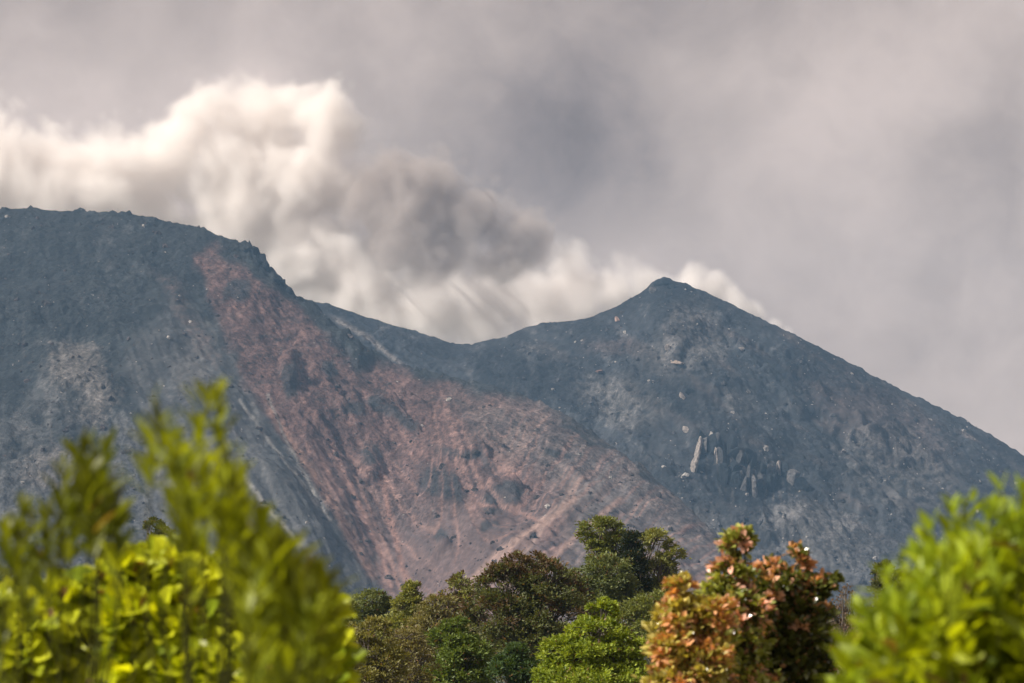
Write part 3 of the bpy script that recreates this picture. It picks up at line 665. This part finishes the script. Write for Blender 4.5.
tree('broadleaf_tree', 'low green tree filling the slope below the open olive tree', 'tree', 150, [(660, 612, 30, 18), (682, 620, 20, 22), (640, 628, 26, 24), (665, 645, 34, 26)], 662, 150, 160, 0.16, G_MID, 5, FG, 0.22)
tree('broadleaf_tree', 'broad dark tree with a rusty brown top, largest of the wood', 'tree', 138, [(527, 567, 27, 13), (508, 590, 32, 24), (548, 585, 36, 22), (498, 625, 38, 34), (552, 622, 42, 34), (525, 655, 48, 36)], 526, 320, 170, 0.16, G_DARK, 6, FG, 0.19, young=((0.10, 0.065, 0.035), 0.95, 3.5))
tree('broadleaf_tree', 'thin olive brown tree left of the broad dark one', 'tree', 148, [(462, 585, 12, 11), (474, 602, 16, 14), (452, 606, 16, 14), (465, 628, 24, 20)], 464, 110, 90, 0.17, G_OLIVE, 7, FG, 0.26, bare=0.25, twigs=1, young=((0.13, 0.095, 0.06), 0.5))
tree('broadleaf_tree', 'dusky dome shaped tree at the left end of the wood', 'tree', 156, [(372, 602, 18, 11), (362, 618, 22, 18), (385, 622, 20, 20), (372, 645, 30, 26)], 372, 130, 140, 0.16, G_BLUE, 8, FG, 0.24)
tree('broadleaf_tree', 'spiky olive tree between the dusky dome and the thin brown tree', 'tree', 146, [(414, 594, 12, 9), (410, 608, 18, 12), (424, 618, 18, 14), (408, 635, 26, 20)], 414, 120, 110, 0.18, G_OLIVE, 9, FG, 0.24, bare=0.15, twigs=1)
tree('broadleaf_tree', 'faded brown tree half bare behind the green pointed tree', 'tree', 128, [(438, 608, 17, 13), (432, 632, 26, 20), (445, 650, 30, 24)], 437, 120, 80, 0.15, G_BROWN, 10, FG, 0.25, bare=0.25, twigs=1)
tree('broadleaf_tree', 'green layered tree with pointed top in front of the faded brown tree', 'tree', 98, [(455, 626, 11, 10), (452, 642, 24, 13), (461, 660, 30, 18), (455, 685, 36, 22)], 456, 190, 130, 0.12, ((0.06, 0.095, 0.02), (0.18, 0.235, 0.05)), 11, FG, 0.2)
tree('shrub', 'brownish olive shrub with bare stems beside the yellow green leaves', 'shrub', 86, [(372, 632, 20, 12), (358, 655, 24, 22), (382, 668, 26, 26), (365, 690, 34, 24)], 370, 190, 80, 0.10, ((0.10, 0.10, 0.03), (0.26, 0.24, 0.07)), 12, 'brown shrubs at the edge of the wood', 0.2, bare=0.2, twigs=1)
tree('shrub', 'tawny shrub with upright bare stems left of the pointed green tree', 'shrub', 90, [(405, 640, 18, 12), (412, 664, 24, 22), (400, 690, 32, 24)], 405, 160, 70, 0.10, ((0.11, 0.10, 0.04), (0.26, 0.23, 0.09)), 13, 'brown shrubs at the edge of the wood', 0.2, bare=0.3, twigs=1)
tree('shrub', 'small bluish green shrub at the foot of the broad dark tree', 'shrub', 92, [(516, 655, 12, 9), (508, 672, 18, 14), (530, 680, 18, 16)], 515, 110, 120, 0.11, ((0.045, 0.08, 0.03), (0.09, 0.14, 0.05)), 14, None, 0.24)
tree('broadleaf_tree', 'bright green young tree in full leaf in the middle of the foreground wood', 'tree', 66, [(604, 613, 13, 13), (595, 634, 26, 16), (566, 652, 24, 14), (620, 648, 22, 20), (590, 662, 36, 22), (556, 676, 22, 16), (626, 678, 24, 24), (590, 692, 52, 24)], 595, 360, 130, 0.085, G_BRIGHT, 15, FG, 0.2)
tree('broadleaf_tree', 'dark green tree in the gap left of the red leaved bushes', 'tree', 168, [(692, 608, 14, 14), (704, 628, 26, 22), (690, 655, 30, 26)], 695, 110, 150, 0.16, G_DARK, 16, FG, 0.25)
tree('shrub', 'bare reddish shrub in the gap right of the red leaved bushes', 'shrub', 84, [(846, 602, 10, 14), (836, 620, 16, 18), (858, 620, 16, 16), (845, 640, 26, 22)], 846, 120, 40, 0.08, ((0.10, 0.06, 0.045), (0.17, 0.12, 0.09)), 17, None, 0.24, bare=0.5, twigs=1)
tree('broadleaf_tree', 'dim green tree low in the gap before the big bright bush', 'tree', 130, [(838, 640, 26, 18), (862, 650, 26, 22), (850, 675, 34, 24)], 850, 140, 130, 0.14, G_BLUE, 18, FG, 0.24)
tree('broadleaf_tree', 'dark tree top peeping over the left edge of the bright bush', 'tree', 150, [(884, 572, 10, 9), (892, 590, 18, 16), (900, 620, 26, 26)], 892, 100, 150, 0.15, G_DARK, 19, FG, 0.28)
tree('broadleaf_tree', 'dark tree seen through a gap in the olive bush', 'tree', 172, [(156, 528, 12, 9), (165, 545, 17, 14), (150, 565, 24, 20), (165, 600, 34, 34)], 158, 150, 120, 0.16, G_DARK, 20, FG, 0.24)
tree('broadleaf_tree', 'grey green tree behind the olive bush at the left edge of the photo', 'tree', 165, [(8, 585, 24, 16), (-15, 600, 30, 26), (25, 615, 32, 28), (60, 610, 26, 22)], 12, 170, 130, 0.16, G_BLUE, 21, FG, 0.22)
tree('broadleaf_tree', 'dull olive tree behind the middle of the olive bush', 'tree', 160, [(100, 600, 30, 20), (230, 612, 34, 22), (290, 618, 34, 24), (175, 630, 60, 30)], 190, 220, 120, 0.17, G_OLIVE, 22, FG, 0.2)
tree('broadleaf_tree', 'mossy green tree between the olive bush and the dusky dome tree', 'tree', 140, [(335, 612, 20, 14), (322, 632, 24, 22), (345, 650, 28, 26)], 334, 140, 110, 0.15, G_MID, 23, FG, 0.24)

def woodland():
    rng = np.random.default_rng(77); P, D_, N_, C_ = [], [], [], []
    for k in range(3400):
        y = rng.uniform(185, 330); x = rng.uniform(-85, 85)*y/200
        top = (y*0.051)+1.0*gnoise(np.array([x/9]), np.array([y/9]), 3)[0]*1.6
        z = top*rng.uniform(0.25, 1.0)**0.5-0.6; r_ = rng.uniform(0.7, 1.7); q = 62
        o = rng.normal(size=(q, 3))*np.array([1, 1, 0.7])*r_*0.7
        P.append(np.array([x, y, max(z, 0.8)])+o); D_.append(o+rng.normal(size=(q, 3))*r_*0.6+np.array([0, 0, 0.3])); N_.append(rng.normal(size=(q, 3))+np.array([0, 0, 1]))
        a = np.array(((0.05, 0.065, 0.025), (0.08, 0.095, 0.03), (0.11, 0.10, 0.045), (0.065, 0.085, 0.04))[rng.integers(0, 4)])
        C_.append(np.tile(a, (q, 1))*rng.uniform(0.6, 1.6, (q, 1)))
    P = np.concatenate(P); P[:, 2] = np.maximum(P[:, 2], 0.05); L = rng.uniform(0.16, 0.34, len(P))
    V, F, C = leaves(P, np.concatenate(D_), np.concatenate(N_), L, L*0.55, np.concatenate(C_))
    V[:, 2] = np.maximum(V[:, 2], 0.02)
    tag(mesh_obj('woodland', V, F, LEAF_FAR, colour=C), 'mixed wood and undergrowth spreading low behind the nearer trees', 'woodland', kind='stuff')
woodland()
# red leaved bushes
REDL = (0.62, 0.32, 0.15)
RG = 'red leaved bushes in the middle distance'
tree('red_leaved_bush', 'orange red young leaved bush, leftmost of the red ones', 'bush', 18, [(683, 592, 12, 12), (679, 620, 20, 18), (675, 655, 20, 24), (701, 668, 26, 26), (711, 625, 18, 20), (683, 690, 30, 24)], 680, 330, 26, 0.048, ((0.20, 0.19, 0.025), (0.68, 0.56, 0.17)), 31, RG, 0.2, young=(REDL, 0.33), mat_=LEAF_GLOSS, lw=0.55, near=True)
tree('red_leaved_bush', 'bush with a green leafed tip and pink young leaves below it', 'bush', 18.5, [(736, 549, 11, 13), (743, 539, 8, 8), (731, 574, 15, 14), (725, 604, 20, 18), (745, 624, 24, 22), (733, 659, 28, 28), (738, 694, 34, 24)], 735, 330, 22, 0.050, ((0.11, 0.14, 0.02), (0.46, 0.48, 0.12)), 32, RG, 0.2, young=((0.66, 0.36, 0.26), 0.28), mat_=LEAF_GLOSS, lw=0.6, near=True)
tree('red_leaved_bush', 'dark green bush crowned with salmon red shoots', 'bush', 19, [(796, 564, 12, 14), (768, 576, 12, 13), (812, 592, 16, 16), (785, 596, 24, 20), (768, 616, 18, 24), (772, 649, 20, 26), (790, 629, 34, 28), (775, 664, 38, 34), (808, 664, 26, 30), (795, 694, 40, 30)], 790, 520, 40, 0.050, ((0.04, 0.055, 0.014), (0.17, 0.185, 0.04)), 33, RG, 0.2, young=((0.60, 0.33, 0.20), 0.75, 4.5), mat_=LEAF_GLOSS, lw=0.55, near=True)

# near bushes made of leafy shoots
def shoots(name, label, D, env, xr, n, leaf, wd, palette, seed, per=34, mat_=None, group=None, fixed=(), jitter=0.5, spread=0.75, bottom=720, ylow=0.0, ang=(0.35, 0.75), yaw=0.10, span=120, tipcol=None, dens_pow=1.0, n_in=0, inx=None, jit=0.13):
    rng = np.random.default_rng(seed); ex = np.array([e[0] for e in env]); ey = np.array([e[1] for e in env])
    tips = [(x, y) for x, y in fixed]
    for _ in range(n):
        x = rng.uniform(*xr); y = np.interp(x, ex, ey)+abs(rng.normal(0, 1))*26*dens_pow+2; tips.append((x, y))
    for _ in range(n_in):
        x = rng.uniform(*(inx or xr)); y0 = np.interp(x, ex, ey)+20; tips.append((x, rng.uniform(y0, max(y0+10, 740))))
    cx = (xr[0]+xr[1])/2; root = at(cx, 600, D); root[2] = 0
    t = empty(name, root, label, 'bush', group); tb = Tubes()
    hub = root+np.array([0, 0, 0.25])
    tb.add([root-np.array([0, 0, .05]), root+np.array([0.01, 0, .12]), hub], [0.03, 0.027, 0.022], 8)
    P, Dd, Nn, Ls, Cl = [], [], [], [], []
    for x, y in tips:
        dY = D+rng.normal(0, 1)*jitter*0.4
        tip = at(x, y, dY)
        knee = at(x+(cx-x)*0.25+rng.normal()*10, bottom+50, dY); st = np.concatenate([curve(hub, knee, 0.05, rng, 4), curve(knee, tip, 0, rng, 9)[1:]])
        tb.add(st, np.linspace(0.004, 0.0011, len(st)), 5)
        ax = unit(tip-knee); L = np.linalg.norm(tip-knee); seg = min(L, span*D/FPX*rng.uniform(0.8, 1.3))
        a = np.cross(ax, [0.2, 1, 0.1]); a /= np.linalg.norm(a); b = np.cross(ax, a)
        val = rng.uniform(0.7, 1.3)
        m = int(per*rng.uniform(0.8, 1.2)); s = np.sort(rng.random(m)**1.25)*seg
        th = np.arange(m)*2.4+rng.uniform(0, 6)
        rad = (np.cos(th)[:, None]*a+np.sin(th)[:, None]*b)
        k = rng.uniform(*ang, m)[:, None]*(0.35+0.65*np.clip(s/(seg*0.25), 0, 1))[:, None]
        ti = st[4:]; tt = (L-s)/L*(len(ti)-1)+0; i0 = np.clip(np.floor(tt).astype(int), 0, len(ti)-2); fr = (tt-i0)[:, None]
        P.append(ti[i0]*(1-fr)+ti[i0+1]*fr); d = ax*np.cos(k)+rad*np.sin(k)+rng.normal(size=(m, 3))*jit; Dd.append(d)
        Nn.append(-rad+ax*0.6+rng.normal(size=(m, 3))*0.35)
        Ls.append(leaf*rng.uniform(0.65, 1.2, m)*(0.6+0.4*np.clip(s/(seg*0.2), 0, 1)))
        mx_ = np.clip(rng.normal(0.5, 0.3, (m, 1))+(val-1)*0.7, 0, 1); c = np.array(palette[0])*(1-mx_)+np.array(palette[1])*mx_
        if tipcol is not None:
            w = np.clip(1-s/(seg*0.3), 0, 1)[:, None]*0.7; c = c*(1-w)+np.array(tipcol)*w
        c = np.where(rng.random((m, 1)) < 0.02, np.array((0.20, 0.13, 0.04)), c); Cl.append(c*rng.uniform(0.8, 1.2, (m, 1)))
    Ls = np.concatenate(Ls)
    V, F, Cc = leaves(np.concatenate(P), np.concatenate(Dd), np.concatenate(Nn), Ls, Ls*wd, np.concatenate(Cl), near=True, curl=0.12)
    tb.build('stems', t, root, STEM); mesh_obj('foliage', V, F, mat_ or LEAF_NEAR, t, root, colour=Cc, smooth=True)
    return t
OL = ((0.085, 0.11, 0.008), (0.32, 0.36, 0.016))
shoots('leafy_bush', 'olive green bush with upright narrow leaves, tallest shoots in the left foreground', 5.1,
       [(120, 620), (140, 570), (160, 525), (185, 480), (205, 455), (235, 465), (255, 505), (285, 545), (300, 568), (320, 606), (335, 680)], (158, 312), 19, 0.074, 0.22, OL, 41,
       per=26, span=92, fixed=[(212, 392), (216, 400), (152, 408), (178, 462), (200, 452), (228, 462), (238, 486), (162, 430), (245, 500), (322, 588), (306, 570), (288, 550), (262, 520), (190, 474)], group='blurred bushes close to the camera', tipcol=(0.13, 0.14, 0.02), n_in=26, inx=(240, 312), ang=(0.4, 0.9))
shoots('leafy_bush', 'olive green bush with upright narrow leaves at the left edge of the foreground', 5.5,
       [(-60, 560), (-20, 530), (10, 522), (40, 500), (60, 480), (85, 468), (105, 475), (120, 510), (145, 550), (170, 600)], (-50, 125), 16, 0.074, 0.22, ((0.065, 0.085, 0.010), (0.20, 0.23, 0.018)), 42,
       per=24, span=85, fixed=[(84, 448), (62, 474), (102, 458), (24, 516), (4, 536), (120, 500)], group='blurred bushes close to the camera', tipcol=(0.11, 0.12, 0.02), n_in=4, ang=(0.4, 0.9))
shoots('leafy_bush', 'big bright green bush filling the right lower corner', 6.2,
       [(830, 700), (845, 656), (865, 632), (885, 602), (905, 584), (925, 562), (945, 538), (975, 522), (1000, 508), (1030, 502), (1120, 490)], (840, 1110), 85, 0.084, 0.30, ((0.07, 0.10, 0.004), (0.46, 0.52, 0.014)), 43,
       per=36, fixed=[(952, 508), (1002, 488), (888, 572), (912, 556), (1020, 494), (866, 606), (850, 640), (932, 528), (968, 500), (900, 564), (1040, 484)], dens_pow=1.5, group='blurred bushes close to the camera', tipcol=(0.26, 0.36, 0.03), n_in=60, ang=(0.5, 1.5), jit=0.32, bottom=760, span=260)
YL = ((0.18, 0.24, 0.012), (0.60, 0.62, 0.02))
YG = 'yellow green broad leaved plants behind the olive bushes'
tree('broad_leaved_plant', 'yellow green broad leaved plant under the tallest olive shoots', 'plant', 9.6, [(135, 588, 30, 20), (165, 582, 24, 18), (70, 606, 12, 9), (200, 600, 26, 22), (250, 598, 20, 22), (120, 628, 20, 20), (150, 630, 40, 30), (190, 650, 40, 34), (245, 640, 34, 30), (130, 680, 24, 26), (210, 690, 50, 30), (268, 610, 12, 14)], 175, 520, 10, 0.085, YL, 51, YG, 0.25, mat_=LEAF_NEAR, lw=0.62, near=True, up=0.1, face=1.6)
tree('broad_leaved_plant', 'yellow green broad leaved plant at the left edge under the olive bush', 'plant', 9.9, [(20, 630, 34, 20), (50, 625, 20, 14), (-15, 640, 34, 24), (30, 665, 46, 30), (0, 690, 46, 30)], 20, 360, 11, 0.085, YL, 52, YG, 0.25, mat_=LEAF_NEAR, lw=0.62, near=True, up=0.1, face=1.6)
tree('broad_leaved_plant', 'last few yellow green leaves right of the olive bush', 'plant', 9.0, [(320, 618, 6, 6), (326, 650, 12, 11), (328, 676, 14, 16), (300, 660, 18, 24), (295, 690, 26, 26)], 325, 80, 10, 0.085, YL, 53, YG, 0.3, mat_=LEAF_NEAR, lw=0.62, near=True, up=0.1, face=1.6)
print('verts', sum(len(m.vertices) for m in bpy.data.meshes))
